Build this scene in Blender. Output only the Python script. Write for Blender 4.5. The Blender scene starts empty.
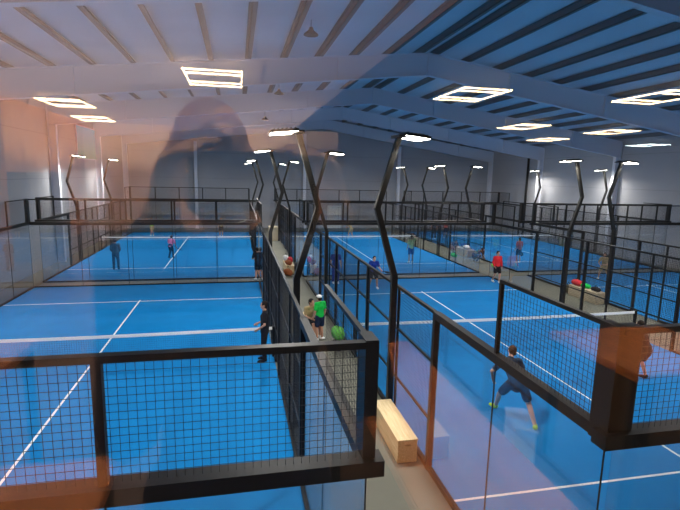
import bpy, bmesh, math, random
from mathutils import Vector, Matrix
random.seed(7)
S = bpy.context.scene
COL = S.collection
PI = math.pi

# ------------------------------------------------------------------ materials
def mat(name, col, rough=0.5, metal=0.0, spec=0.5, emit=None, estr=0.0, noise=None, bump=0.0):
    m = bpy.data.materials.new(name); m.use_nodes = True
    nt = m.node_tree; b = nt.nodes['Principled BSDF']
    b.inputs['Base Color'].default_value = (*col, 1)
    b.inputs['Roughness'].default_value = rough
    b.inputs['Metallic'].default_value = metal
    b.inputs['Specular IOR Level'].default_value = spec
    if emit:
        b.inputs['Emission Color'].default_value = (*emit, 1)
        b.inputs['Emission Strength'].default_value = estr
    if noise:
        sc, amt = noise
        tc = nt.nodes.new('ShaderNodeTexCoord'); n = nt.nodes.new('ShaderNodeTexNoise')
        n.inputs['Scale'].default_value = sc; n.inputs['Detail'].default_value = 5
        nt.links.new(tc.outputs['Object'], n.inputs['Vector'])
        r = nt.nodes.new('ShaderNodeMapRange')
        r.inputs['From Min'].default_value = 0.3; r.inputs['From Max'].default_value = 0.7
        r.inputs['To Min'].default_value = 1 - amt; r.inputs['To Max'].default_value = 1 + amt
        mx = nt.nodes.new('ShaderNodeVectorMath'); mx.operation = 'SCALE'
        mx.inputs[0].default_value = col
        nt.links.new(n.outputs['Fac'], r.inputs['Value'])
        nt.links.new(r.outputs['Result'], mx.inputs['Scale'])
        nt.links.new(mx.outputs['Vector'], b.inputs['Base Color'])
        if bump:
            bp = nt.nodes.new('ShaderNodeBump'); bp.inputs['Strength'].default_value = bump
            nt.links.new(n.outputs['Fac'], bp.inputs['Height']); nt.links.new(bp.outputs['Normal'], b.inputs['Normal'])
    return m

def glass_mat(name, ior, tint):
    m = bpy.data.materials.new(name); m.use_nodes = True
    nt = m.node_tree; nt.nodes.clear()
    out = nt.nodes.new('ShaderNodeOutputMaterial'); mix = nt.nodes.new('ShaderNodeMixShader')
    tr = nt.nodes.new('ShaderNodeBsdfTransparent'); gl = nt.nodes.new('ShaderNodeBsdfGlossy')
    fr = nt.nodes.new('ShaderNodeFresnel'); ge = nt.nodes.new('ShaderNodeNewGeometry')
    mr = nt.nodes.new('ShaderNodeMapRange')
    mr.inputs['To Min'].default_value = ior; mr.inputs['To Max'].default_value = 1 / ior
    nt.links.new(ge.outputs['Backfacing'], mr.inputs['Value'])
    nt.links.new(mr.outputs['Result'], fr.inputs['IOR'])
    tr.inputs['Color'].default_value = (*tint, 1)
    gl.inputs['Roughness'].default_value = 0.0
    nt.links.new(fr.outputs['Fac'], mix.inputs['Fac'])
    nt.links.new(tr.outputs[0], mix.inputs[1]); nt.links.new(gl.outputs[0], mix.inputs[2])
    nt.links.new(mix.outputs[0], out.inputs['Surface'])
    return m

def wood_mat(name, c1, c2, scale=3.0, axis=0):
    m = mat(name, c1, 0.55)
    nt = m.node_tree; b = nt.nodes['Principled BSDF']
    tc = nt.nodes.new('ShaderNodeTexCoord'); mp = nt.nodes.new('ShaderNodeMapping')
    s = [14, 14, 14]; s[axis] = 1.2; mp.inputs['Scale'].default_value = s
    n = nt.nodes.new('ShaderNodeTexNoise'); n.inputs['Scale'].default_value = scale; n.inputs['Detail'].default_value = 6
    cr = nt.nodes.new('ShaderNodeValToRGB')
    cr.color_ramp.elements[0].position = 0.3; cr.color_ramp.elements[0].color = (*c2, 1)
    cr.color_ramp.elements[1].position = 0.65; cr.color_ramp.elements[1].color = (*c1, 1)
    nt.links.new(tc.outputs['Object'], mp.inputs['Vector']); nt.links.new(mp.outputs['Vector'], n.inputs['Vector'])
    nt.links.new(n.outputs['Fac'], cr.inputs['Fac']); nt.links.new(cr.outputs['Color'], b.inputs['Base Color'])
    return m

M = {}
M['carpet'] = mat('blue_carpet', (0.002, 0.19, 0.50), 0.8, spec=0.1, noise=(1.3, 0.07))
M['line'] = mat('white_line', (0.85, 0.88, 0.88), 0.7)
M['concrete'] = mat('concrete_floor', (0.125, 0.125, 0.095), 0.7, noise=(0.8, 0.12))
M['black'] = mat('black_metal', (0.008, 0.008, 0.008), 0.5, spec=0.25)
M['black_rough'] = mat('black_wire', (0.015, 0.015, 0.018), 0.6)
M['pole'] = mat('pole_metal', (0.014, 0.013, 0.011), 0.4, spec=0.35)
M['court_glass'] = glass_mat('court_glass', 1.7, (0.985, 0.99, 0.99))
M['window_glass'] = glass_mat('window_glass', 1.72, (0.98, 0.98, 0.985))
M['net'] = mat('net_cord', (0.012, 0.014, 0.02), 0.8)
M['band'] = mat('net_band', (0.95, 0.95, 0.93), 0.6)
M['steel'] = mat('pale_steel', (0.74, 0.75, 0.82), 0.5)
M['roof'] = mat('roof_sheet', (0.74, 0.76, 0.84), 0.6, noise=(0.35, 0.08))
M['purlin'] = mat('purlin_steel', (0.22, 0.20, 0.20), 0.6)
M['lens'] = mat('lamp_lens', (0.9, 0.9, 0.85), 0.4, emit=(1.0, 0.96, 0.82), estr=28)
M['dark_lamp'] = mat('dark_lamp', (0.03, 0.028, 0.03), 0.4)
M['ply'] = wood_mat('plywood', (0.78, 0.62, 0.36), (0.62, 0.46, 0.24), 2.0, 1)
M['ply_cream'] = wood_mat('cream_board', (0.62, 0.52, 0.36), (0.5, 0.42, 0.28), 2.0, 1)
M['skin'] = mat('skin', (0.52, 0.27, 0.18), 0.55)
M['skin_tan'] = mat('skin_tan', (0.45, 0.24, 0.15), 0.55)
def cloth(n, c): M[n] = mat('cloth_' + n, c, 0.85, spec=0.2, noise=(9, 0.12)); return M[n]
for n, c in dict(navy=(0.012, 0.022, 0.06), blacks=(0.012, 0.012, 0.016), slate=(0.03, 0.05, 0.085), pink=(0.85, 0.20, 0.40), lime=(0.30, 0.62, 0.05),
                 green=(0.01, 0.50, 0.07), royal=(0.01, 0.035, 0.24), red=(0.62, 0.02, 0.03), coral=(0.75, 0.14, 0.10), pale_green=(0.42, 0.62, 0.30),
                 white=(0.8, 0.8, 0.8), khaki=(0.35, 0.26, 0.13), hair=(0.015, 0.01, 0.008), hairbrown=(0.07, 0.03, 0.015), grey=(0.25, 0.26, 0.28),
                 leaf=(0.10, 0.36, 0.06), yellow_shoe=(0.55, 0.75, 0.05), purple=(0.25, 0.03, 0.25), olive=(0.07, 0.065, 0.035), bag_red=(0.6, 0.03, 0.04), bag_brown=(0.30, 0.09, 0.03),
                 shirt_blue=(0.02, 0.035, 0.08)).items(): cloth(n, c)

# panelled wall
def wall_mat(name, c, panel_h=1.2, dark=0.8):
    m = mat(name, c, 0.8)
    nt = m.node_tree; b = nt.nodes['Principled BSDF']
    tc = nt.nodes.new('ShaderNodeTexCoord'); sp = nt.nodes.new('ShaderNodeSeparateXYZ')
    nt.links.new(tc.outputs['Object'], sp.inputs[0])
    mo = nt.nodes.new('ShaderNodeMath'); mo.operation = 'MODULO'; mo.inputs[1].default_value = panel_h
    nt.links.new(sp.outputs['Z'], mo.inputs[0])
    lt = nt.nodes.new('ShaderNodeMath'); lt.operation = 'LESS_THAN'; lt.inputs[1].default_value = 0.035
    nt.links.new(mo.outputs[0], lt.inputs[0])
    n = nt.nodes.new('ShaderNodeTexNoise'); n.inputs['Scale'].default_value = 0.6; n.inputs['Detail'].default_value = 4
    nt.links.new(tc.outputs['Object'], n.inputs['Vector'])
    r = nt.nodes.new('ShaderNodeMapRange'); r.inputs['To Min'].default_value = 0.9; r.inputs['To Max'].default_value = 1.1
    nt.links.new(n.outputs['Fac'], r.inputs['Value'])
    k = nt.nodes.new('ShaderNodeMapRange'); k.inputs['To Min'].default_value = 1; k.inputs['To Max'].default_value = dark
    nt.links.new(lt.outputs[0], k.inputs['Value'])
    mu = nt.nodes.new('ShaderNodeMath'); mu.operation = 'MULTIPLY'
    nt.links.new(r.outputs[0], mu.inputs[0]); nt.links.new(k.outputs[0], mu.inputs[1])
    vm = nt.nodes.new('ShaderNodeVectorMath'); vm.operation = 'SCALE'; vm.inputs[0].default_value = c
    nt.links.new(mu.outputs[0], vm.inputs['Scale']); nt.links.new(vm.outputs[0], b.inputs['Base Color'])
    return m
M['wall'] = wall_mat('hall_wall', (0.38, 0.38, 0.40), 2.4)

# ------------------------------------------------------------------ mesh builder
class MB:
    def __init__(s): s.v = []; s.f = []
    def hexa(s, p):
        n = len(s.v); s.v += [tuple(q) for q in p]
        s.f += [(n, n+3, n+2, n+1), (n+4, n+5, n+6, n+7), (n, n+1, n+5, n+4), (n+1, n+2, n+6, n+5), (n+2, n+3, n+7, n+6), (n+3, n, n+4, n+7)]
    def box(s, x0, y0, z0, x1, y1, z1):
        s.hexa([(x0,y0,z0),(x1,y0,z0),(x1,y1,z0),(x0,y1,z0),(x0,y0,z1),(x1,y0,z1),(x1,y1,z1),(x0,y1,z1)])
    def bar(s, a, b, w, h, up=(0, 0, 1)):
        a = Vector(a); b = Vector(b); d = (b - a).normalized(); u = Vector(up)
        r = d.cross(u)
        if r.length < 1e-4: r = d.cross(Vector((0, 1, 0)))
        r.normalize(); u = r.cross(d).normalized(); r = r * w / 2; u = u * h / 2
        s.hexa([a-r-u, a+r-u, a+r+u, a-r+u, b-r-u, b+r-u, b+r+u, b-r+u])
    def tube(s, pts, rad, n=10, side=None, flat=None):
        """tapered tube with round ends; flat = depth/width ratio list, side = width axis"""
        pts = [Vector(p) for p in pts]; N = len(pts)
        flat = flat or [1] * N
        rings = []
        for i in range(N):
            d = (pts[min(i+1, N-1)] - pts[max(i-1, 0)]).normalized()
            a = Vector(side) if side else (Vector((1, 0, 0)) if abs(d.x) < 0.8 else Vector((0, 1, 0)))
            a = (a - d * a.dot(d)).normalized(); b = d.cross(a)
            rings.append((pts[i], a, b, d, rad[i], flat[i]))
        full = []
        p, a, b, d, r, fl = rings[0]
        for t in (0.97, 0.75, 0.4): full.append((p - d * r * t * min(1, fl + .2), a, b, r * math.sqrt(1 - t*t), fl))
        for p, a, b, d, r, fl in rings: full.append((p, a, b, r, fl))
        p, a, b, d, r, fl = rings[-1]
        for t in (0.4, 0.75, 0.97): full.append((p + d * r * t * min(1, fl + .2), a, b, r * math.sqrt(1 - t*t), fl))
        base = len(s.v)
        for p, a, b, r, fl in full:
            for k in range(n):
                an = 2 * PI * k / n
                s.v.append(tuple(p + a * r * math.cos(an) + b * r * fl * math.sin(an)))
        for i in range(len(full) - 1):
            for k in range(n):
                k2 = (k + 1) % n
                s.f.append((base+i*n+k, base+i*n+k2, base+(i+1)*n+k2, base+(i+1)*n+k))
        s.f.append(tuple(base + k for k in reversed(range(n))))
        L = base + (len(full) - 1) * n
        s.f.append(tuple(L + k for k in range(n)))
    def ball(s, c, rx, ry, rz, n=14, m=10):
        c = Vector(c); base = len(s.v)
        s.v.append((c.x, c.y, c.z - rz))
        for i in range(1, m):
            th = PI * i / m
            for k in range(n):
                an = 2*PI*k/n
                s.v.append((c.x + rx*math.sin(th)*math.cos(an), c.y + ry*math.sin(th)*math.sin(an), c.z - rz*math.cos(th)))
        s.v.append((c.x, c.y, c.z + rz)); top = len(s.v) - 1
        for k in range(n): s.f.append((base, base+1+(k+1) % n, base+1+k))
        for i in range(m - 2):
            for k in range(n):
                k2 = (k+1) % n; q = base+1+i*n
                s.f.append((q+k, q+k2, q+n+k2, q+n+k))
        q = base+1+(m-2)*n
        for k in range(n): s.f.append((q+k, q+(k+1) % n, top))
    def lathe(s, prof, c=(0, 0, 0), n=20):
        base = len(s.v)
        for r, z in prof:
            for k in range(n):
                a = 2*PI*k/n; s.v.append((c[0]+r*math.cos(a), c[1]+r*math.sin(a), c[2]+z))
        for i in range(len(prof)-1):
            for k in range(n):
                k2 = (k+1) % n; s.f.append((base+i*n+k, base+i*n+k2, base+(i+1)*n+k2, base+(i+1)*n+k))
        s.f.append(tuple(base+k for k in reversed(range(n)))); L = base+(len(prof)-1)*n; s.f.append(tuple(L+k for k in range(n)))
    def xf(s, mtx, start=0):
        for i in range(start, len(s.v)): s.v[i] = tuple(mtx @ Vector(s.v[i]))
        return s
    def mesh(s, name):
        me = bpy.data.meshes.new(name); me.from_pydata(s.v, [], s.f); me.update(); return me
    def build(s, name, m, parent=None, bevel=0, smooth=False, loc=None):
        me = s.mesh(name); me.materials.append(m)
        if bevel:
            bm = bmesh.new(); bm.from_mesh(me)
            bmesh.ops.remove_doubles(bm, verts=bm.verts, dist=1e-5)
            bmesh.ops.bevel(bm, geom=list(bm.edges), offset=bevel, segments=2, affect='EDGES', clamp_overlap=True)
            bm.to_mesh(me); bm.free()
        if smooth:
            for p in me.polygons: p.use_smooth = True
        o = bpy.data.objects.new(name, me); COL.objects.link(o)
        if parent: o.parent = parent
        if loc: o.location = loc
        return o

def empty(name, loc=(0, 0, 0), rz=0):
    o = bpy.data.objects.new(name, None); COL.objects.link(o); o.location = loc; o.rotation_euler = (0, 0, rz)
    o.empty_display_size = 0.2
    return o
def tag(o, label, cat, group=None, kind=None):
    o['label'] = label; o['category'] = cat
    if group: o['group'] = group
    if kind: o['kind'] = kind
    return o
def struct(o): o['kind'] = 'structure'; return o
CH = {}
def children(o): return [c for c in bpy.data.objects if c.parent == o]
def copy_tree(o, parent=None):
    c = o.copy(); COL.objects.link(c); c.parent = parent
    for ch in children(o): copy_tree(ch, c)
    return c

# ------------------------------------------------------------------ places
XA, XB, XC = -4.0, 8.43, 20.93          # court centres, across the hall
Y0, Y1 = 3.59, 24.74                    # near ends of the two rows
XL, XR, YB = -10.25, 26.95, 48.3        # hall walls
H = 5.307
courts = [('front left', XA, Y0), ('front middle', XB, Y0), ('front right', XC, Y0),
          ('back left', XA, Y1), ('back middle', XB, Y1), ('back right', XC, Y1)]

# ------------------------------------------------------------------ hall shell
b = MB(); b.box(XL-.3, 0.25, -0.3, XR+.3, YB+.3, 0.0); struct(b.build('floor', M['concrete']))
b = MB(); b.box(XL-.3, 0.25, 0, XL, YB+.3, 11.5); struct(b.build('wall_left', M['wall']))
b = MB(); b.box(XR, 0.25, 0, XR+.3, YB+.3, 11.5); struct(b.build('wall_right', M['wall']))
b = MB(); b.box(XL, YB, 0, XR, YB+.3, 11.5); struct(b.build('wall_back', M['wall']))
# near wall with the lounge's window opening
WX0, WX1, WZ0, WZ1 = -5.0, 15.0, 3.75, 6.45
b = MB()
b.box(XL, .22, 0, WX0, .42, 11.5); b.box(WX1, .22, 0, XR, .42, 11.5)
b.box(WX0, .22, 0, WX1, .42, WZ0); b.box(WX0, .22, WZ1, WX1, .42, 11.5)
struct(b.build('wall_front', M['wall']))
RX = 8.4
SL, SR = 0.103, 0.142
def ztop(x): return 10.78 - (SL * (RX - x) if x < RX else SR * (x - RX))
b = MB()
for x0, x1 in ((XL-.3, RX), (RX, XR+.3)):
    za, zb = ztop(x0)+.22, ztop(x1)+.22
    b.hexa([(x0, .2, za), (x1, .2, zb), (x1, YB+.3, zb), (x0, YB+.3, za), (x0, .2, za+.12), (x1, .2, zb+.12), (x1, YB+.3, zb+.12), (x0, YB+.3, za+.12)])
struct(b.build('ceiling', M['roof']))
# steel portal frames
ords = ['nearest', 'second nearest', 'middle', 'second farthest', 'farthest']
for i, y in enumerate((11.0, 21.3, 30.3, 39.3, 48.1)):
    t = empty('roof_frame', (RX, y, 0))
    tag(t, ['pale steel roof frame nearest the viewing window, cut by the top of the picture', 'pale steel roof frame second from the viewing window, crossing above the square lamp glow',
            'pale steel roof frame third from the viewing window, meeting a column at right', 'pale steel roof frame fourth from the window, just before the back wall',
            'pale steel frame set against the back wall'][i], 'roof beam', 'steel roof frames')
    for side in (-1, 1):
        xe = XL if side < 0 else XR
        b = MB()
        zt0, zt1 = ztop(RX), ztop(xe); d0, d1 = 0.93, 1.1
        def P(x, z, yy): return (x - RX, yy, z)
        xs = (RX, xe)
        def slab(z0a, z0b, z1a, z1b, hy):
            q = [P(RX, z0a, -hy), P(xe, z0b, -hy), P(xe, z0b, hy), P(RX, z0a, hy), P(RX, z1a, -hy), P(xe, z1b, -hy), P(xe, z1b, hy), P(RX, z1a, hy)]
            b.hexa(q)
        slab(zt0-d0, zt1-d1, zt0, zt1, 0.012)
        slab(zt0-.03, zt1-.03, zt0, zt1, 0.13)
        slab(zt0-d0-.03, zt1-d1-.03, zt0-d0, zt1-d1, 0.13)
        for k in (0.22, 0.5, 0.78):
            x = RX + (xe-RX)*k; zt = zt0+(zt1-zt0)*k; d = d0+(d1-d0)*k
            b.box(x-RX-.012, -.12, zt-d, x-RX+.012, .12, zt-.02)
        b.build('rafter', M['steel'], t)
        b = MB(); xi = xe - side*.42
        b.box(min(xe, xi)-RX+(.02 if side<0 else 0), -.012, 0, max(xe, xi)-RX-(.02 if side>0 else 0), .012, zt1-d1)
        b.box(xi-RX-.015, -.14, 0, xi-RX+.015, .14, zt1-d1+.02)
        b.box(xe-side*.03-RX-.015, -.14, 0, xe-side*.03-RX+.015, .14, zt1-.1)
        b.build('column', M['steel'], t)
    b = MB(); b.box(-.02, -.13, ztop(RX)-1.02, .02, .13, ztop(RX)+.02); b.build('ridge_plate', M['steel'], t)
# wind columns on the back wall
for i, x in enumerate((-3.8, 6.6, 16.4)):
    b = MB(); b.box(-.13, 47.98, 0, .13, 48.0, ztop(x)-1.3); b.box(-.012, 48.0, 0, .012, 48.28, ztop(x)-1.3); b.box(-.13, 48.27, 0, .13, 48.29, ztop(x)-1.3)
    o = b.build('wall_column', M['steel'], loc=(x, 0, 0))
    tag(o, ['pale steel column on the back wall, leftmost of the three', 'pale steel column on the back wall, middle of the three, behind the crooked lamp poles', 'pale steel column on the back wall, rightmost of the three'][i], 'column', 'steel columns on the back wall')
# purlins
pl = [8.05, 6.6, 5.05, 3.5, 2.0, .5, -1.0, -2.5, -4.0, -5.5, -7.0, -8.5, -9.8]
pr = [8.75, 10.3, 11.9, 13.5, 15.1, 16.7, 18.3, 19.9, 21.5, 23.1, 24.7, 26.2]
nth = ['first', 'second', 'third', 'fourth', 'fifth', 'sixth', 'seventh', 'eighth', 'ninth', 'tenth', 'eleventh', 'twelfth', 'thirteenth']
for xs, sd in ((pl, 'left'), (pr, 'right')):
    for k, x in enumerate(xs):
        z = ztop(x)
        b = MB(); b.box(-.02, .45, .0, .02, YB-.1, .21); b.box(-.02, .45, 0, .14, YB-.1, .02); b.box(-.1, .45, .19, .02, YB-.1, .21)
        o = b.build('roof_purlin', M['purlin'], loc=(x, 0, z))
        tag(o, 'dark roof purlin running the length of the hall, %s %s of the ridge' % (nth[k], sd), 'purlin', 'roof purlins')
# unlit pendant lamps
for i, (x, y, z, c) in enumerate(((2.47, 16.8, 9.95, 'nearest'), (2.17, 25.8, 9.43, 'middle one'), (1.96, 34.8, 9.08, 'farthest'))):
    t = empty('pendant_lamp', (x, y, z))
    tag(t, 'small unlit dark dome pendant lamp under the roof, %s of three in line' % c, 'lamp', 'unlit pendant lamps')
    b = MB(); b.lathe([(.03, .2), (.06, .19), (.09, .1), (.24, -.02), (.25, -.06), (.22, -.06), (.0, .02)]); b.build('lamp_shade', M['dark_lamp'], t, smooth=True)
    b = MB(); b.tube([(0, 0, .18), (0, 0, ztop(x)+.2-z)], [.012, .012], 6); b.build('cable', M['dark_lamp'], t)
# turquoise banner on left wall
t = empty('wall_banner', (XL+.04, 37.2, 6.1)); tag(t, 'pale turquoise banner hung high on the left wall', 'banner')
M['banner'] = mat('banner', (0.16, 0.50, 0.55), 0.7)
nt = M['banner'].node_tree; tc = nt.nodes.new('ShaderNodeTexCoord'); sp = nt.nodes.new('ShaderNodeSeparateXYZ'); cr = nt.nodes.new('ShaderNodeValToRGB')
nt.links.new(tc.outputs['Generated'], sp.inputs[0]); nt.links.new(sp.outputs['Z'], cr.inputs[0]); nt.links.new(cr.outputs[0], nt.nodes['Principled BSDF'].inputs['Base Color'])
cr.color_ramp.elements[0].color = (.35, .62, .42, 1); cr.color_ramp.elements[1].color = (.15, .75, .9, 1)
b = MB(); b.box(0, -2.2, 0, .03, 2.2, 2.1); b.build('banner_sheet', M['banner'], t)
b = MB()
for y in (-2.25, 2.21): b.box(-.01, y, -.05, .05, y+.05, 2.15)
b.box(-.01, -2.25, -.05, .05, 2.25, 0); b.box(-.01, -2.25, 2.1, .05, 2.25, 2.15); b.build('frame', M['steel'], t)
# door in back wall
b = MB(); b.box(9.0, YB-.06, 0, 10.4, YB-.01, 2.3); o = struct(b.build('door_1', mat('door_white', (.75, .75, .72), .5)))
b = MB(); b.box(10.2, YB-.12, 1.0, 10.3, YB-.06, 1.03); b.build('door_handle', M['steel'], o)
# drain pipe on right
b = MB(); b.tube([(XR-.15, 41.3, .1), (XR-.15, 41.3, 8.0)], [.1, .1], 10); tag(b.build('drain_pipe', M['black'], smooth=True), 'dark vertical drain pipe on the right wall near the back corner', 'pipe')

# ------------------------------------------------------------------ courts
def carpet(cx, cy, nm):
    t = empty('court_carpet', (cx, cy, 0)); tag(t, 'bright blue artificial turf of the %s padel court with white lines' % nm, 'court surface', 'blue court surfaces')
    b = MB(); b.box(-5, 0, 0.001, 5, 20, .02); b.build('turf', M['carpet'], t)
    for y in (3.05, 16.95):
        b = MB(); b.box(-5, y-.025, .015, 5, y+.025, .0225); b.build('service_line', M['line'], t)
    b = MB(); b.box(-.025, 2.85, .015, .025, 17.15, .0235); b.build('centre_line', M['line'], t)
    return t
for nm, cx, cy in courts: carpet(cx, cy, nm)

WIRE = .064
def mesh_panel(kind, a, b_, z0, z1, fixed, parent, wire=.0034):
    """welded wire panel between coordinate a and b_ along x (kind 'x') or y (kind 'y')"""
    mb = MB(); h = wire/2
    n = max(1, round((b_-a)/WIRE)); s = (b_-a)/n
    for i in range(1, n):
        p = a+i*s
        if kind == 'x': mb.box(p-h, fixed-h, z0, p+h, fixed+h, z1)
        else: mb.box(fixed-h, p-h, z0, fixed+h, p+h, z1)
    n = max(1, round((z1-z0)/WIRE)); s = (z1-z0)/n
    for i in range(1, n):
        p = z0+i*s
        if kind == 'x': mb.box(a, fixed-h, p-h, b_, fixed+h, p+h)
        else: mb.box(fixed-h, a, p-h, fixed+h, b_, p+h)
    return mb.build('mesh_panel', M['black_rough'], parent)

def enclosure():
    t = empty('court_enclosure')
    E = 5.04
    def post(x, y, z0, z1, wx=.07, wy=.07): b = MB(); b.box(x-wx/2, y-wy/2, z0, x+wx/2, y+wy/2, z1); b.build('post', M['black'], t)
    def rail(x0, y0, z0, x1, y1, z1): b = MB(); b.box(x0, y0, z0, x1, y1, z1); return b.build('rail', M['black'], t)
    for y, o in ((-.04, -1), (20.04, 1)):
        for x in (-3, -1, 1, 3): post(x, y, 2.95, 4.0)
        rail(-E, y-.04, 3.955, E, y+.04, 4.01)                   # top rail
        rail(-E-.12, y-.09, 2.86, E+.12, y+.09, 3.0)            # heavy beam on the glass
        rail(-E, y-.04, 0, E, y+.04, .07)
        for k in range(5):
            x0 = -5+2*k
            b = MB(); b.box(x0+.008, y-.006, .07, x0+1.992, y+.006, 2.86); b.build('glass_panel', M['court_glass'], t)
            mesh_panel('x', x0, x0+2, 3.0, 3.94, y, t)
            if k: b = MB(); b.box(x0-.008, y-.008, .07, x0+.008, y+.008, 2.86); b.build('joint_strip', M['black'], t)
    for sx in (-1, 1):
        x = sx*E
        for y in (0, 20):
            yy = y + (.05 if y == 0 else -.05)
            post(x, yy, 2.86, 4.02, .11, .24)
            b = MB(); b.box(x-.006, y-.006, .08, x+.006, y+.006, 2.86); b.build('joint_strip', M['black'], t)
        for y in ((2, 18) if sx < 0 else (18,)): post(x, y, 2.95, 4.0, .05, .05)
        for y in (4, 16): post(x, y, 0, 3.0, .1, .1)
        for y, w in ((6, .05), (8.5, .09), (9.6, .05), (11.4, .05), (12.7, .09), (14, .05)): post(x, y, 0, 2.97, w, w)
        rail(x-.024, 0, 3.965, x+.024, 2, 4.01); rail(x-.024, 18, 3.965, x+.024, 20, 4.01)
        rail(x-.06, 0, 2.88, x+.06, 4, 3.0); rail(x-.06, 16, 2.88, x+.06, 20, 3.0)
        rail(x-.03, 4, 2.94, x+.03, 16, 3.0)
        rail(x-.02, 4, 2.03, x+.02, 16, 2.07); rail(x-.02, 4, .93, x+.02, 16, .97)
        rail(x-.04, 0, 0, x+.04, 8.5, .08); rail(x-.04, 9.6, 0, x+.04, 11.4, .08); rail(x-.04, 12.7, 0, x+.04, 20, .08)
        mesh_panel('y', 0, 2, 3.0, 3.94, x, t); mesh_panel('y', 18, 20, 3.0, 3.94, x, t)
        for y0 in (0, 2, 16, 18):
            b = MB(); b.box(x-.006, y0+.008, .08, x+.006, y0+1.992, 2.88); b.build('glass_panel', M['court_glass'], t)
        for y in (2, 18): b = MB(); b.box(x-.008, y-.008, .08, x+.008, y+.008, 2.88); b.build('joint_strip', M['black'], t)
        ys = [4, 6, 8.5, 9.6, 11.4, 12.7, 14, 16]
        for a, c in zip(ys, ys[1:]): mesh_panel('y', a, c, .08, 2.94, x, t, .005)
    return t
enc0 = enclosure()
where = {'front left': 'front row left', 'front middle': 'in front, bench outside it', 'front right': 'front row far right',
         'back left': 'in the back row at left', 'back middle': 'in the back row, middle', 'back right': 'in the back row at right'}
for i, (nm, cx, cy) in enumerate(courts):
    t = enc0 if i == 0 else copy_tree(enc0)
    t.location = (cx, cy, 0)
    tag(t, 'black mesh and glass fence of the blue court %s' % where[nm], 'court fence', 'padel court fences')
    if nm == 'front middle':
        b = MB(); b.box(-5.08, -.07, 2.9, -4.84, .06, 4.02); b.build('corner_post', M['black'], t)

def net():
    t = empty('padel_net')
    b = MB(); h = .0015
    for i in range(int(10/.06)):
        x = -4.97+i*.06; b.box(x-h, -h, .04, x+h, h, .86)
    for k in range(14): z = .05+k*.06; b.box(-4.97, -h, z-h, 4.97, h, z+h)
    b.build('net_mesh', M['net'], t)
    b = MB()
    for k in range(20):
        x0, x1 = -5+k*.5, -4.5+k*.5
        z = lambda x: .88+.04*(abs(x)/5)**1.5
        b.hexa([(x0, -.008, z(x0)-.085), (x1, -.008, z(x1)-.085), (x1, .008, z(x1)-.085), (x0, .008, z(x0)-.085), (x0, -.008, z(x0)), (x1, -.008, z(x1)), (x1, .008, z(x1)), (x0, .008, z(x0))])
    b.build('top_band', M['band'], t)
    for s in (-1, 1): b = MB(); b.box(s*4.99-.04, -.04, .0, s*4.99+.04, .04, .94); b.build('net_post', M['black'], t)
    return t
net0 = net()

for i, (nm, cx, cy) in enumerate(courts):
    t = net0 if i == 0 else copy_tree(net0)
    t.location = (cx, cy+10, 0); tag(t, 'dark tennis style net with white top band across the %s court' % nm, 'net', 'padel nets')

# ------------------------------------------------------------------ floodlight poles
LAMP_W = 330
def light_pole():
    """outward is -x; court towards +x"""
    t = empty('light_pole')
    b = MB(); pts = [(0, 0), (0, 3.22), (-.43, 4.66), (0, 6.16)]; w = [.065, .065, .06, .055]; hy = .055
    n = []
    for (x, z), ww in zip(pts, w): n.append([(x-ww, -hy, z), (x+ww, -hy, z), (x+ww, hy, z), (x-ww, hy, z)])
    for p, q in zip(n, n[1:]): b.hexa(p+q)
    b.build('pole', M['pole'], t)
    b = MB(); b.box(-.12, -.12, 0, .12, .12, .02); b.build('base_plate', M['pole'], t)
    b = MB(); b.box(-.1, -.28, 6.1, .1, .28, 6.15); b.box(-.1, -.03, 6.1, .55, .03, 6.14); b.build('crossbar', M['pole'], t)
    for yy in (-.2, .2):
        mt = Matrix.Translation((.28, yy, 6.10)) @ Matrix.Rotation(math.radians(6), 4, 'Y')
        b = MB(); b.box(-.27, -.13, 0, .27, .13, .05)
        for k in range(6): b.box(-.22+k*.08, -.12, .05, -.2+k*.08, .12, .075)
        b.xf(mt); hd = b.build('lamp_head', M['pole'], t)
        b = MB(); b.box(-.25, -.115, -.012, .25, .115, .0); b.xf(mt); b.build('lens', M['lens'], hd)
    L = bpy.data.lights.new('floodlight', 'AREA'); L.shape = 'RECTANGLE'; L.size = .5; L.size_y = .5; L.energy = LAMP_W; L.color = (1.0, .97, .9)
    lo = bpy.data.objects.new('floodlight', L); COL.objects.link(lo); lo.parent = t; lo.location = (.3, 0, 6.03); lo.rotation_euler = (0, math.radians(-22), 0)
    return t
pole0 = light_pole(); first = True
for nm, cx, cy in courts:
    for sx in (-1, 1):
        for yl, wh in ((6, 'nearer'), (14, 'farther')):
            t = pole0 if first else copy_tree(pole0)
            first = False
            t.location = (cx + sx*5.17, cy+yl, 0); t.rotation_euler = (0, 0, 0 if sx < 0 else PI)
            tag(t, 'crooked black floodlight pole on the %s fence of the %s court, %s one' % ('left' if sx < 0 else 'right', nm, wh), 'light pole', 'crooked floodlight poles')

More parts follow.
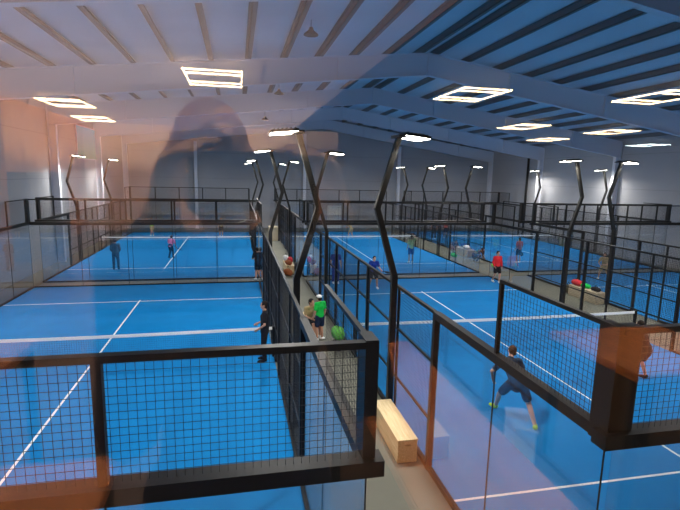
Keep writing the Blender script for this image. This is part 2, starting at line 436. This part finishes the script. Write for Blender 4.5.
# ------------------------------------------------------------------ benches, bags
def bench(x0, y0, x1, y1, h, m, label, slot=True):
    cx, cy = (x0+x1)/2, (y0+y1)/2; w, l = (x1-x0)/2, (y1-y0)/2
    t = empty('bench', (cx, cy, 0)); tag(t, label, 'bench', 'box benches')
    b = MB(); b.box(-w-.012, -l-.012, h-.025, w+.012, l+.012, h); b.build('seat', m, t, bevel=.004)
    for s in (-1, 1):
        b = MB(); x = s*w; b.box(min(x, x-s*.02), -l, 0, max(x, x-s*.02), l, h-.025); b.build('side_panel', m, t)
    for s in (-1, 1):
        b = MB(); y = s*l; ya, yb = min(y, y-s*.02), max(y, y-s*.02)
        a = w-.02; zt = h-.025; sw, z0, z1 = .06, zt-.11, zt-.075
        b.box(-a, ya, 0, a, yb, z0); b.box(-a, ya, z1, a, yb, zt); b.box(-a, ya, z0, -sw, yb, z1); b.box(sw, ya, z0, a, yb, z1)
        b.build('end_panel', m, t)
    return t
bench(2.88, 7.85, 3.26, 9.5, .46, M['ply'], 'pale plywood box bench in the corridor close to the viewing window')
bench(2.0, 15.1, 2.5, 16.6, .44, M['ply'], 'plywood box bench under the seated people in the left corridor')
bench(2.5, 38.8, 3.25, 40.0, 1.1, M['ply_cream'], 'tall cream wooden box at the far end of the left corridor')
bench(2.55, 25.6, 3.0, 27.4, .44, M['ply'], 'plywood bench under a heap of bags halfway down the left corridor')
bench(15.25, 17.6, 15.75, 19.4, .5, M['ply_cream'], 'cream box bench with a red bag on it in the right corridor')
bench(15.2, 29.6, 15.8, 31.4, .5, M['ply_cream'], 'cream box bench covered with bags in the right corridor, back row')

def bag(x, y, z, sx, sy, sz, m, label, rz=0, group='bags on benches'):
    t = empty('sports_bag', (x, y, z), rz); tag(t, label, 'bag', group)
    b = MB(); b.tube([(0, -sy*.38, sz*.45), (0, 0, sz*.5), (0, sy*.38, sz*.45)], [sz*.42, sz*.5, sz*.42], 12)
    for i, v in enumerate(b.v): b.v[i] = (v[0]*sx/sz, v[1], max(0, v[2]))
    b.build('body', M[m], t, smooth=True)
    b = MB(); pts = [(0, -sy*.2+.4*sy*k/8, sz*.93+sz*.35*math.sin(PI*k/8)) for k in range(9)]
    b.tube(pts, [.012]*9, 6); b.build('handle', M['blacks'], t, smooth=True)
    return t
bag(2.7, 25.9, .44, .3, .5, .28, 'bag_brown', 'brown sports bag at the near end of the left corridor bench', .3)
bag(2.85, 26.5, .44, .32, .5, .35, 'bag_red', 'dark red sports bag in the middle of the left corridor bench')
bag(2.68, 27.1, .44, .3, .45, .36, 'white', 'white bag at the far end of the left corridor bench', .2)
bag(2.6, 25.1, 0, .34, .5, .4, 'bag_brown', 'brown bag on the floor in front of the left corridor bench', .5)
bag(3.1, 25.3, 0, .3, .5, .7, 'blacks', 'tall black bag leaning on the fence beside the left corridor bench')
bag(15.45, 19.1, .5, .34, .5, .3, 'bag_red', 'red bag on the cream bench in the right corridor')
bag(15.5, 18.6, .5, .3, .45, .22, 'green', 'green bag beside the red bag on the cream bench')
bag(15.5, 17.95, .5, .3, .4, .2, 'blacks', 'black bag on the near end of the cream bench')
bag(15.5, 19.75, 0, .4, .5, .4, 'olive', 'dark bag on the floor behind the cream bench with the red bag')
bag(15.4, 30.2, .5, .4, .6, .3, 'white', 'white bag on the back row bench in the right corridor')
bag(15.6, 30.95, .5, .4, .5, .35, 'royal', 'blue bag on the back row bench in the right corridor')
bag(14.4, 30.0, 0, .35, .5, .3, 'green', 'green bag on the floor left of the back row bench')
bag(15.2, 26.0, 0, .35, .5, .3, 'lime', 'yellow green bag on the floor beside the crouching person')
bag(15.6, 26.3, 0, .35, .5, .6, 'navy', 'dark blue bag standing on the floor by the fence near the crouching person')
bag(2.98, 13.9, .34, .42, .5, .42, 'leaf', 'round green racket bag hung low beside the plywood bench')
bag(2.98, 13.9, 0, .36, .46, .34, 'blacks', 'black bag on the floor under the round green bag')

# ------------------------------------------------------------------ people
def remesh(o, vox, smooth=4):
    md = o.modifiers.new('r', 'REMESH'); md.mode = 'VOXEL'; md.voxel_size = vox; md.use_smooth_shade = True
    sm = o.modifiers.new('s', 'SMOOTH'); sm.iterations = smooth; sm.factor = .5
    dg = bpy.context.evaluated_depsgraph_get(); dg.update()
    me = bpy.data.meshes.new_from_object(o.evaluated_get(dg))
    mats = [m for m in o.data.materials]
    o.modifiers.clear(); o.data = me
    if not me.materials:
        for m in mats: me.materials.append(m)
    for p in me.polygons: p.use_smooth = True
    return o

def hand(b, wrist, d, palm_n, curl=.5, s=1.0):
    """palm + five fingers; d = hand direction, palm_n = direction the palm faces"""
    w = Vector(wrist); d = Vector(d).normalized(); n = Vector(palm_n); n = (n-d*n.dot(d)).normalized(); sd = d.cross(n)
    b.tube([w, w+d*.045*s, w+d*.085*s], [.026*s, .041*s, .038*s], 10, side=sd, flat=[.75, .42, .4])
    for k, (o, L) in enumerate(((-.03, .068), (-.011, .078), (.009, .073), (.028, .056))):
        p0 = w+d*.08*s+sd*o*s; p1 = p0+(d*math.cos(curl*.6)+n*math.sin(curl*.6))*L*.5*s; p2 = p1+(d*math.cos(curl*1.7)+n*math.sin(curl*1.7))*L*.55*s
        b.tube([p0, p1, p2], [.0095*s, .009*s, .0075*s], 7)
    p0 = w+d*.025*s-sd*.03*s; p1 = p0+(d*.7-sd*.7+n*.3).normalized()*.04*s; p2 = p1+(d*.9-sd*.15+n*.45).normalized()*.035*s
    b.tube([p0, p1, p2], [.013*s, .011*s, .009*s], 7)

DEF = dict(pel=(0, 0, .95), chest=(0, 0, 1.32), neck=(0, .0, 1.48), head=(0, .02, 1.63),
           shl=(-.18, 0, 1.42), shr=(.18, 0, 1.42), ell=(-.24, -.02, 1.14), elr=(.24, -.02, 1.14), hal=(-.25, .08, .90), har=(.25, .08, .90),
           hil=(-.09, 0, .93), hir=(.09, 0, .93), knl=(-.11, .03, .50), knr=(.11, .03, .50), anl=(-.12, 0, .085), anr=(.12, 0, .085))
def person(x, y, rz, label, shirt, legs, pose={}, hgt=1.75, skin='skin', hair='hair', long_sleeve=False, trousers=False, shoe='white', fine=False, cap=None, racket=None, z=0, skirt=False, group='people in the hall', bald=False, toes=None):
    J = {k: Vector(v) for k, v in DEF.items()}; J.update({k: Vector(v) for k, v in pose.items() if k in DEF})
    t = empty('person', (x, y, z), rz); t.scale = (hgt/1.75,)*3
    tag(t, label, 'person', group)
    vox = .009 if fine else .016
    up = (J['head']-J['neck']).normalized()
    b = MB()
    # torso
    sd = (J['shr']-J['shl']).normalized(); hs = (J['hir']-J['hil']).normalized()
    mid = (J['pel']+J['chest'])/2
    b.tube([J['pel']-Vector((0, 0, .02)), mid, J['chest'], J['neck']-up*.05], [.15, .13, .16, .09], 16, side=sd, flat=[.68, .66, .62, .7])
    b.tube([J['shl'], J['shr']], [.058, .058], 10)
    b.tube([J['neck']-up*.06, J['neck']+up*.07], [.058, .055], 12)
    for s in 'lr':
        b.tube([J['sh'+s], J['el'+s], J['ha'+s]], [.052, .040, .028], 10)
        hd = (J['ha'+s]-J['el'+s]).normalized()
        hand(b, J['ha'+s]-hd*.01, hd, Vector((1 if s == 'l' else -1, .3, 0)) if not pose.get('palm') else pose['palm'], .7)
        m_ = J['kn'+s]+(J['an'+s]-J['kn'+s])*.35
        b.tube([J['hi'+s], (J['hi'+s]+J['kn'+s])/2, J['kn'+s], m_+Vector((0, -.01, 0)), J['an'+s]], [.088, .075, .055, .054, .036], 12)
        td = Vector(toes[s]) if toes else Vector((-.04 if s == 'l' else .04, 1, 0)); td.normalize()
        a = J['an'+s]
        b.tube([a+Vector((0, 0, -.03)), a+Vector((0, 0, -.045))+td*.08, a+Vector((0, 0, -.055))+td*.15], [.035, .038, .026], 10)
    # head with face
    h = J['head']; i0 = len(b.v)
    b.ball((0, -.012, .025), .076, .094, .095); b.ball((0, .018, -.035), .060, .072, .078)
    b.tube([(0, .075, .02), (0, .098, -.015)], [.011, .016], 8)
    b.ball((0, .078, -.055), .024, .014, .008, 8, 6); b.ball((0, .070, -.088), .026, .02, .018, 8, 6)
    for q in (-1, 1):
        b.ball((q*.077, -.005, .0), .012, .022, .032, 8, 6); b.ball((q*.031, .078, .022), .014, .008, .009, 8, 6); b.ball((q*.031, .076, .04), .02, .012, .006, 8, 6)
    yaw = pose.get('yaw', 0); tilt = pose.get('tilt', 0)
    hm = Matrix.Translation(h) @ Matrix.Rotation(yaw, 4, 'Z') @ Matrix.Rotation(-tilt, 4, 'X')
    b.xf(hm, i0)
    remesh(b.build('body', M[skin], t), vox, 3)
    # hair / cap
    if not bald:
        b = MB(); b.ball((0, -.02, .036), .085, .100, .094); b.ball((0, -.05, -.02), .074, .065, .075)
        for i, v in enumerate(b.v):
            if v[1] > .055 and v[2] < .09: b.v[i] = (v[0], .055, v[2])
        b.xf(hm); b.build('hair', M[hair], t, smooth=True)
    if cap:
        b = MB(); b.ball((0, -.014, .06), .092, .106, .08); b.tube([(0, .07, .05), (0, .16, .045)], [.06, .05], 12, side=(1, 0, 0), flat=[.15, .1])
        b.xf(hm); b.build('cap', M[cap], t, smooth=True)
    # shirt
    b = MB()
    low = J['pel']+(J['chest']-J['pel'])*.05
    b.tube([low, mid, J['chest'], J['neck']-up*.045], [.172, .155, .178, .085], 16, side=sd, flat=[.74, .72, .70, .8])
    b.tube([J['shl'], J['shr']], [.07, .07], 10)
    for s in 'lr':
        if long_sleeve: b.tube([J['sh'+s], J['el'+s], J['el'+s].lerp(J['ha'+s], .9)], [.068, .056, .044], 10)
        else: b.tube([J['sh'+s], J['sh'+s].lerp(J['el'+s], .68)], [.068, .062], 10)
    remesh(b.build('shirt', M[shirt], t), vox, 3)
    # shorts / trousers / skirt
    b = MB()
    b.tube([J['pel']+Vector((0, 0, .06)), J['pel']-Vector((0, 0, .06))], [.158, .165], 16, side=hs, flat=[.72, .75])
    for s in 'lr':
        if trousers: b.tube([J['hi'+s], J['kn'+s], J['an'+s]+Vector((0, 0, .02))], [.105, .078, .06], 12)
        else: b.tube([J['hi'+s], J['hi'+s].lerp(J['kn'+s], .72)], [.105, .098], 12)
    remesh(b.build('trousers' if trousers else 'shorts', M[legs], t), vox, 3)
    for s in 'lr':
        td = Vector(toes[s]) if toes else Vector((-.04 if s == 'l' else .04, 1, 0)); td.normalize(); a = J['an'+s]
        b = MB(); b.tube([a+Vector((0, 0, .0))-td*.02, a-Vector((0, 0, .035))+td*.05, a-Vector((0, 0, .05))+td*.17], [.05, .05, .036], 12)
        for i, v in enumerate(b.v): b.v[i] = (v[0], v[1], max(v[2], a.z-.085))
        b.build('shoe', M[shoe], t, smooth=True)
    if racket:
        r, side = racket
        hd = J['ha'+side]; e = J['el'+side]; d = (hd-e).normalized(); c = hd+d*.07
        dirr = Vector(r).normalized()
        k = empty('padel_racket', (0, 0, 0)); k.parent = None
        a = Vector((0, 0, 1)) if abs(dirr.z) < .8 else Vector((0, 1, 0)); u = dirr.cross(a).normalized(); w = u.cross(dirr)
        mt = Matrix(((u.x, dirr.x, w.x, c.x), (u.y, dirr.y, w.y, c.y), (u.z, dirr.z, w.z, c.z), (0, 0, 0, 1)))
        full = Matrix.Translation((x, y, z)) @ Matrix.Rotation(rz, 4, 'Z') @ Matrix.Scale(hgt/1.75, 4) @ mt
        loc, rot, sc_ = full.decompose(); k.location = loc; k.rotation_mode = 'QUATERNION'; k.rotation_quaternion = rot; k.scale = sc_
        b = MB(); n = 20; base = 0
        for zz in (-.018, .018):
            for i in range(n):
                an = 2*PI*i/n; b.v.append((.125*math.cos(an), .28+.14*math.sin(an), zz))
        b.f.append(tuple(reversed(range(n)))); b.f.append(tuple(range(n, 2*n)))
        for i in range(n): b.f.append((i, (i+1) % n, n+(i+1) % n, n+i))
        b.build('racket_face', M[racket_mat], k)
        b = MB(); b.tube([(0, -.05, 0), (0, .09, 0)], [.016, .016], 8); b.tube([(0, .09, 0), (-.05, .17, 0)], [.011, .011], 6); b.tube([(0, .09, 0), (.05, .17, 0)], [.011, .011], 6)
        b.build('grip', M['blacks'], k, smooth=True)
        tag(k, 'padel racket in the hand of the ' + racket_lab, 'racket', 'padel rackets')
    return t
racket_mat = 'blacks'; racket_lab = ''

def ready(w=.2, lean=.12, drop=.1):
    return dict(pel=(0, -.08, .95-drop), chest=(0, lean*.6, 1.3-drop), neck=(0, lean, 1.45-drop), head=(0, lean+.06, 1.59-drop),
                shl=(-.18, lean*.8, 1.4-drop), shr=(.18, lean*.8, 1.4-drop), ell=(-.27, lean+.05, 1.12-drop), elr=(.27, lean+.05, 1.12-drop),
                hal=(-.1, lean+.32, 1.08-drop), har=(.12, lean+.32, 1.05-drop), hil=(-.09, -.08, .93-drop), hir=(.09, -.08, .93-drop),
                knl=(-w, .1, .5-drop*.4), knr=(w, .1, .5-drop*.4), anl=(-w-.06, -.02, .085), anr=(w+.06, -.02, .085))
def walk(k=.2):
    return dict(knl=(-.1, k*.7, .5), anl=(-.1, k*.6, .1), knr=(.1, 0.02, .5), anr=(.1, -k, .12), hal=(-.26, .02, .9), har=(.26, .2, .95))

# foreground player, back to the window, wide stance
racket_lab = 'foreground player in the dark shirt'
person(6.03, 9.02, math.radians(-8), 'player in dark blue with yellow green shoes, legs wide, nearest the window',
       'slate', 'navy', dict(pel=(-.02, -.05, .84), chest=(-.12, .1, 1.16), neck=(-.1, .17, 1.31), head=(-.05, .25, 1.43), shl=(-.30, .1, 1.25), shr=(.06, .12, 1.25),
       ell=(-.52, .12, 1.02), elr=(.22, .2, 1.0), hal=(-.43, .22, .78), har=(.2, .42, .92), hil=(-.12, -.03, .84), hir=(.08, -.07, .84), knl=(-.26, .24, .45), knr=(.21, -.16, .42), anl=(-.24, .44, .085), anr=(.22, -.5, .085)),
       hgt=1.84, hair='hairbrown', shoe='yellow_shoe', fine=True, toes=dict(l=(-.3, 1, 0), r=(.6, 1, 0)), racket=((.2, 1, .1), 'r'))
racket_lab = 'player half hidden by the corner post'
person(10.62, 10.35, math.radians(20), 'player in dark clothes half hidden behind the thick corner post', 'blacks', 'blacks',
       dict(ready(.2, .1, .06), hal=(-.62, .25, 1.1), ell=(-.42, .12, 1.15)), shoe='blacks', racket=((-1, .1, .05), 'l'))
racket_lab = 'player in the royal blue shirt'
person(6.3, 21.6, PI, 'player in a royal blue shirt and black shorts facing the window, middle court', 'royal', 'blacks', dict(ready(.16, .05, .03), hal=(-.3, .35, 1.0)), 1.68, racket=((-1, .6, -.1), 'l'), shoe='white')
person(10.6, 28.1, 0, 'player in a pale green shirt and blue shorts, back middle court', 'pale_green', 'royal', dict(elr=(.26, .05, 1.6), har=(.12, .1, 1.78)), 1.75)
racket_lab = 'player leaning by the far fence'
person(9.6, 40.3, .6, 'player in khaki bending beyond the net of the back middle court', 'khaki', 'khaki', ready(.2, .25, .15), 1.7)
person(4.75, 23.0, PI, 'dim figure in blue at the far left corner of the front middle court', 'royal', 'royal', {}, 1.75, trousers=True)
racket_lab = 'player in the coral shirt'
person(17.7, 27.5, .1, 'player in a coral red top and dark blue shorts, back right court', 'coral', 'navy', {}, 1.66, skin='skin_tan', racket=((.3, .1, -1), 'r'))
person(13.05, 22.1, PI, 'man in a red long sleeved top and black shorts walking toward the window', 'red', 'blacks', walk(.22), 1.68, long_sleeve=True)
crouch = dict(pel=(0, -.12, .45), chest=(0, .2, .72), neck=(0, .36, .78), head=(0, .48, .84), shl=(-.18, .3, .76), shr=(.18, .3, .76), ell=(-.24, .42, .5), elr=(.24, .42, .5), hal=(-.14, .55, .3), har=(.14, .55, .3),
              hil=(-.09, -.12, .43), hir=(.09, -.12, .43), knl=(-.18, .25, .48), knr=(.18, .25, .48), anl=(-.16, -.02, .085), anr=(.16, -.02, .085), tilt=-.5)
person(14.9, 27.9, -PI/2, 'crouching person in dark olive clothes over a bag in the right corridor', 'olive', 'blacks', crouch, 1.75, trousers=True, shoe='khaki')
racket_lab = 'hidden player with bare legs'
person(19.55, 22.2, 2.2, 'player in light clothes mostly hidden by posts, front right court', 'khaki', 'khaki', dict(ready(.2, .15, .15)), 1.7, skin='skin')
person(18.2, 39.9, PI, 'small distant figure in a coral top beyond the back right net', 'coral', 'navy', {}, 1.7)
person(16.9, 39.4, 2.6, 'small distant figure in dark clothes near the far left of the back right court', 'slate', 'blacks', {}, 1.75, trousers=True)
person(15.35, 32.2, PI, 'person in slate blue sitting behind the bags in the right corridor', 'slate', 'grey', crouch, 1.7)
# back left court
person(-6.47, 27.6, .15, 'figure in a long dark navy hooded jacket and trousers standing on the back left court', 'slate', 'navy', dict(hal=(-.16, .16, .98), har=(.16, .16, .98)), 1.72, long_sleeve=True, trousers=True, hair='navy', shoe='navy')
racket_lab = 'woman in the pink top'
person(-4.05, 31.0, -.3, 'woman in a pink top and black leggings on the back left court', 'pink', 'navy', dict(ready(.1, .1, .03), har=(.3, .25, .8), elr=(.27, .1, 1.05)), 1.5, hair='hairbrown', trousers=True, shoe='blacks', racket=((1, .5, -.5), 'r'))
person(-7.0, 42.4, PI, 'player in a lime green shirt beyond the net of the back left court', 'lime', 'khaki', dict(ready(.05, .1, .03), ell=(-.34, .05, 1.45), hal=(-.4, .1, 1.62), elr=(.34, .05, 1.45), har=(.42, .1, 1.6)), 1.6)
person(-1.35, 41.5, PI, 'bare armed player in brown beyond the net of the back left court, right side', 'khaki', 'blacks', {}, 1.65, skin='skin_tan')
person(.98, 24.17, .2, 'player in black in the gap at the corner of the back left court', 'blacks', 'blacks', dict(ready(.06, .06, .02)), 1.72, skirt=True)
person(.72, 13.3, 1.5, 'player in black close behind the right fence of the nearest left court', 'blacks', 'blacks', dict(ell=(-.3, 0, 1.15), hal=(-.2, .2, .98), har=(.3, .2, 1.02)), 1.78, trousers=True, shoe='blacks')
# corridor people
sit = dict(pel=(0, 0, .56), chest=(0, .08, .9), neck=(0, .12, 1.04), head=(0, .17, 1.19), shl=(-.18, .1, 1.0), shr=(.18, .1, 1.0), ell=(-.24, .16, .76), elr=(.24, .16, .76), hal=(-.12, .38, .68), har=(.12, .38, .68),
           hil=(-.1, .02, .55), hir=(.1, .02, .55), knl=(-.14, .44, .52), knr=(.14, .44, .52), anl=(-.14, .46, .085), anr=(.14, .46, .085))
person(2.56, 14.75, .5, 'person in a bright green shirt and white cap in the left corridor', 'green', 'navy', dict(DEF, head=(0, .05, 1.6)), 1.55, cap='white')
person(2.25, 15.3, PI+.6, 'dark haired person in a khaki top beside the one in green, left corridor', 'khaki', 'blacks', sit, 1.75, z=0)

# ------------------------------------------------------------------ viewing lounge
LX0, LX1, LY1, LZ0, LZ1 = -3.95, 15.2, -13.5, 3.7, 6.55
M['oak'] = wood_mat('lounge_floor', (0.05, 0.025, 0.012), (0.03, 0.015, 0.008), 1.5, 1)
M['table_wood'] = wood_mat('table_wood', (0.36, 0.12, 0.03), (0.26, 0.08, 0.02), 1.5, 1)
M['l_wall'] = mat('lounge_wall', (0.88, 0.68, 0.52), 0.8)
M['l_wood'] = wood_mat('lounge_panelling', (0.72, 0.38, 0.18), (0.45, 0.22, 0.11), 1.0, 2)
M['l_ceil'] = mat('lounge_ceiling', (0.85, 0.74, 0.74), 0.8)
M['l_dark'] = mat('lounge_dark_ceiling', (0.015, 0.016, 0.02), 0.8)
M['l_grey'] = mat('lounge_grey', (0.06, 0.055, 0.07), 0.8)
b = MB(); b.box(LX0, LY1, LZ0-.2, LX1, .22, LZ0); struct(b.build('floor_lounge', M['oak']))
b = MB(); b.box(LX0-.2, LY1, LZ0, LX0, .22, LZ1); struct(b.build('wall_lounge_left', M['l_wood']))
b = MB(); b.box(LX1, LY1, LZ0, LX1+.2, .22, LZ1); struct(b.build('wall_lounge_right', M['l_dark']))
b = MB(); b.box(LX0, LY1-.2, LZ0, 2.9, LY1, LZ1); struct(b.build('wall_lounge_back', M['l_wall']))
b = MB(); b.box(2.9, LY1-.2, LZ0, LX1, LY1, LZ1); struct(b.build('wall_lounge_back_dark', M['l_grey']))
b = MB(); b.box(LX0, LY1, LZ1, 1.55, .22, LZ1+.2); struct(b.build('ceiling_lounge', M['l_ceil']))
b = MB(); b.box(1.55, LY1, LZ1, LX1, .22, LZ1+.2); struct(b.build('ceiling_lounge_dark', M['l_dark']))
M['cab_blue'] = mat('cabinet_blue', (0.03, 0.07, 0.12), 0.4)
def cabinet(x0, y0, x1, y1, h, label):
    cx, cy = (x0+x1)/2, (y0+y1)/2; w, l = (x1-x0)/2, (y1-y0)/2
    t = empty('cabinet', (cx, cy, LZ0)); tag(t, label, 'cabinet', 'lounge cabinets')
    b = MB(); b.box(-w, -l, .05, w, l, h); b.build('body', M['cab_blue'], t)
    b = MB(); b.box(-w+.03, -l+.03, 0, w-.03, l-.03, .05); b.build('plinth', M['blacks'], t)
    for k in (-1, 1):
        if w < l: b = MB(); b.box(w, min(0, k*l)+.03, .1, w+.02, max(0, k*l)-.03, h-.05)
        else: b = MB(); b.box(min(0, k*w)+.03, l, .1, max(0, k*w)-.03, l+.02, h-.05)
        b.build('door', M['blacks'], t)
b = MB(); b.box(-.14, -.14, 0, .14, .14, LZ1-LZ0); o = b.build('wooden_pillar', M['table_wood'], loc=(-3.75, -8.0, LZ0)); tag(o, 'warm brown wooden pillar along the left wall of the lounge', 'pillar')
cabinet(-3.93, -10.6, -3.5, -8.6, 1.55, 'dark cabinet along the brown panelled wall of the lounge')
cabinet(.6, -13.45, 2.1, -12.9, 2.2, 'tall dark cabinet against the beige back wall of the lounge')
def table(x0, y0, x1, y1, h, label):
    cx, cy = (x0+x1)/2, (y0+y1)/2; w, l = (x1-x0)/2, (y1-y0)/2
    t = empty('table', (cx, cy, LZ0)); tag(t, label, 'table', 'lounge tables')
    b = MB(); b.box(-w, -l, h-.04, w, l, h); b.build('table_top', M['table_wood'], t, bevel=.006)
    for i in (-1, 1):
        for j in (-1, 1): b = MB(); b.box(i*(w-.04)-.02, j*(l-.04)-.02, 0, i*(w-.04)+.02, j*(l-.04)+.02, h-.04); b.build('leg', M['blacks'], t)
t = empty('storage_box', (1.62, -1.75, LZ0), .35); tag(t, 'small white box on the lounge floor, mirrored on the court', 'box')
b = MB(); b.box(-.06, -.13, 0, .06, .13, .2); b.build('body', M['band'], t, bevel=.004)
b = MB(); b.box(-.066, -.136, .2, .066, .136, .22); b.build('lid', M['band'], t, bevel=.004)
table(.45, -1.7, .88, -.35, .75, 'narrow wooden table right beside the photographer')
table(1.75, -1.75, 2.5, -1.1, .75, 'small square wooden table at right in the lounge')
table(-1.0, -.85, -.36, -.25, .75, 'small wooden table by the window left of the photographer')
table(-1.7, -2.0, -1.0, -1.35, .75, 'small wooden table farther back at left in the lounge')
# window glass and frame
b = MB(); b.box(WX0+.05, .30, WZ0+.05, WX1-.05, .308, WZ1-.05); struct(b.build('window_1', M['window_glass']))
b = MB()
b.box(WX0, .26, WZ0, WX1, .36, WZ0+.05); b.box(WX0, .26, WZ1-.05, WX1, .36, WZ1); b.box(WX0, .26, WZ0, WX0+.05, .36, WZ1); b.box(WX1-.05, .26, WZ0, WX1, .36, WZ1)
struct(b.build('trim_1', M['black']))
# lounge ceiling lamps: rectangular glowing frames
M['glow'] = mat('warm_glow', (1, .9, .7), .5, emit=(1.0, .74, .42), estr=22)
M['glow_white'] = mat('white_glow', (1, 1, 1), .5, emit=(.85, 1.0, 1.0), estr=14)
lamps = [(-.25, 6.3), (-2.85, 9.4), (-3.1, 12.0), (3.15, 6.35), (5.6, 5.7), (6.1, 9.7), (8.6, 12.4), (8.5, 9.9), (12.4, 12.9)]
for i, (lx, ly) in enumerate(lamps):
    yy = .6-ly
    t = empty('ceiling_lamp', (lx, yy, LZ1-.1)); tag(t, 'rectangular glowing frame lamp on the lounge ceiling, %s from the window side, %s' % (nth[i], 'cool white' if i == 8 else 'warm white'), 'ceiling lamp', 'lounge frame lamps')
    b = MB(); w, l, r = .33, .5, .016
    b.box(-w, -l, -.02, -w+r, l, 0); b.box(w-r, -l, -.02, w, l, 0); b.box(-w, -l, -.02, w, -l+r, 0); b.box(-w, l-r, -.02, w, l, 0)
    b.box(-w, -l*.55, -.02, w, -l*.55+r, 0); b.box(-w, l*.55, -.02, w, l*.55+r, 0)
    b.build('light_tube', M['glow_white' if i == 8 else 'glow'], t)
    b = MB(); b.box(-.02, -.02, 0, .02, .02, .1); b.build('mount', M['blacks'], t)
for i, (lx, ly) in enumerate(((-2.4, -1.2), (-.1, -.55), (1.2, -1.2), (2.4, -1.6))):  # added lamps kept out of the mirrored view, brightening lounge and photographer
    t = empty('brightener', (lx, ly, LZ1-.03)); tag(t, 'added unseen square downlight over the lounge window seats, %s from the left' % nth[i], 'ceiling lamp', 'added lounge fill lights')
    b = MB(); b.box(-.22, -.22, 0, .22, .22, .03); b.build('housing', M['steel'], t)
    L = bpy.data.lights.new('lounge_fill_light', 'AREA'); L.shape = 'SQUARE'; L.size = .4; L.energy = 70 if i == 1 else 60; L.color = (1.0, .76, .5)
    lo = bpy.data.objects.new('lounge_fill_light', L); COL.objects.link(lo); lo.parent = t; lo.location = (0, 0, -.01)
for i, (lx, ly, e) in enumerate(((-2.6, -4.5, 650), (-1.5, -10.8, 1600))):
    # added bowl lamps that brighten the lounge ceiling and back wall
    t = empty('added_uplighter', (lx, ly, LZ0)); tag(t, 'added black standing uplighter brightening the lounge, %s from the window' % nth[i], 'fill lamp', 'added lounge uplighters')
    b = MB(); b.lathe([(.15, 0), (.15, .02), (.02, .04)]); b.build('base', M['black'], t, smooth=True)
    b = MB(); b.tube([(0, 0, .03), (0, 0, 1.5)], [.012, .012], 8); b.build('pole', M['black'], t)
    b = MB(); b.lathe([(.03, 1.48), (.16, 1.6), (.15, 1.6), (.02, 1.5)]); b.build('lamp_shade', M['black'], t)
    L = bpy.data.lights.new('fill_uplight', 'AREA'); L.shape = 'DISK'; L.size = .28; L.energy = e; L.color = (1.0, .80, .64)
    lo = bpy.data.objects.new('fill_uplight', L); COL.objects.link(lo); lo.parent = t; lo.location = (0, 0, 1.61); lo.rotation_euler = (PI, 0, 0)
# photographer behind the phone
ph = dict(pel=(0, -.38, .95), chest=(0, -.36, 1.32), neck=(0, -.35, 1.48), head=(-.05, -.36, 1.63), shl=(-.2, -.36, 1.42), shr=(.2, -.36, 1.42), ell=(-.19, -.22, 1.16), elr=(.24, -.22, 1.20),
          hal=(-.10, -.08, 1.55), har=(.14, -.08, 1.55), hil=(-.1, -.38, .93), hir=(.1, -.38, .93), knl=(-.11, -.35, .5), knr=(.11, -.35, .5), anl=(-.12, -.38, .085), anr=(.12, -.38, .085), tilt=-.1)
person(0, 0, 0, 'bald photographer in a dark shirt holding up a phone, reflected in the window', 'shirt_blue', 'navy', ph, 1.75, long_sleeve=True, trousers=True, fine=True, z=LZ0, bald=True, shoe='blacks', group='people in the lounge')
t = empty('phone', (0.02, -.03, H-.01)); tag(t, 'dark phone held sideways by the photographer', 'phone')
b = MB(); b.box(-.08, -.008, -.038, .08, 0, .038); b.build('case', M['dark_lamp'], t, bevel=.003)
b = MB(); b.lathe([(.012, 0), (.012, .003)], n=16); b.xf(Matrix.Translation((-.02, 0, .01)) @ Matrix.Rotation(-PI/2, 4, 'X')); b.build('camera_lens', M['blacks'], t)

def area(name, loc, sx, sy, e, col, rot=(0, 0, 0), parent=None):
    L = bpy.data.lights.new(name, 'AREA'); L.shape = 'RECTANGLE'; L.size = sx; L.size_y = sy; L.energy = e; L.color = col
    o = bpy.data.objects.new(name, L); COL.objects.link(o); o.location = loc; o.rotation_euler = rot
    return o

# ------------------------------------------------------------------ world, camera
W = bpy.data.worlds.new('world'); S.world = W; W.use_nodes = True
W.node_tree.nodes['Background'].inputs['Color'].default_value = (.02, .03, .06, 1); W.node_tree.nodes['Background'].inputs['Strength'].default_value = 1

f, yaw, pit, rol = 480.69, .2122, .1633, .0219
cy, sy = math.cos(yaw), math.sin(yaw); cp, sp_ = math.cos(pit), math.sin(pit)
F = Vector((sy*cp, cy*cp, -sp_)); R = Vector((cy, -sy, 0)); U = R.cross(F)
cr_, sr_ = math.cos(rol), math.sin(rol)
Rc = R*cr_+U*sr_; Uc = U*cr_-R*sr_
cam = bpy.data.cameras.new('camera'); co = bpy.data.objects.new('camera', cam); COL.objects.link(co)
m3 = Matrix((Rc, Uc, -F)).transposed(); co.matrix_world = Matrix.Translation((0, 0, H)) @ m3.to_4x4()
cam.sensor_width = 36; cam.lens = 36*f/680; cam.clip_start = .02; cam.clip_end = 200
S.camera = co
S.view_settings.view_transform = 'Standard'; S.view_settings.look = 'None'; S.view_settings.gamma = 1; S.view_settings.exposure = 0.18
c = S.cycles
c.max_bounces = 10; c.diffuse_bounces = 4; c.glossy_bounces = 5; c.transparent_max_bounces = 40
c.sample_clamp_indirect = 4; c.caustics_reflective = False; c.caustics_refractive = False; c.use_denoising = True
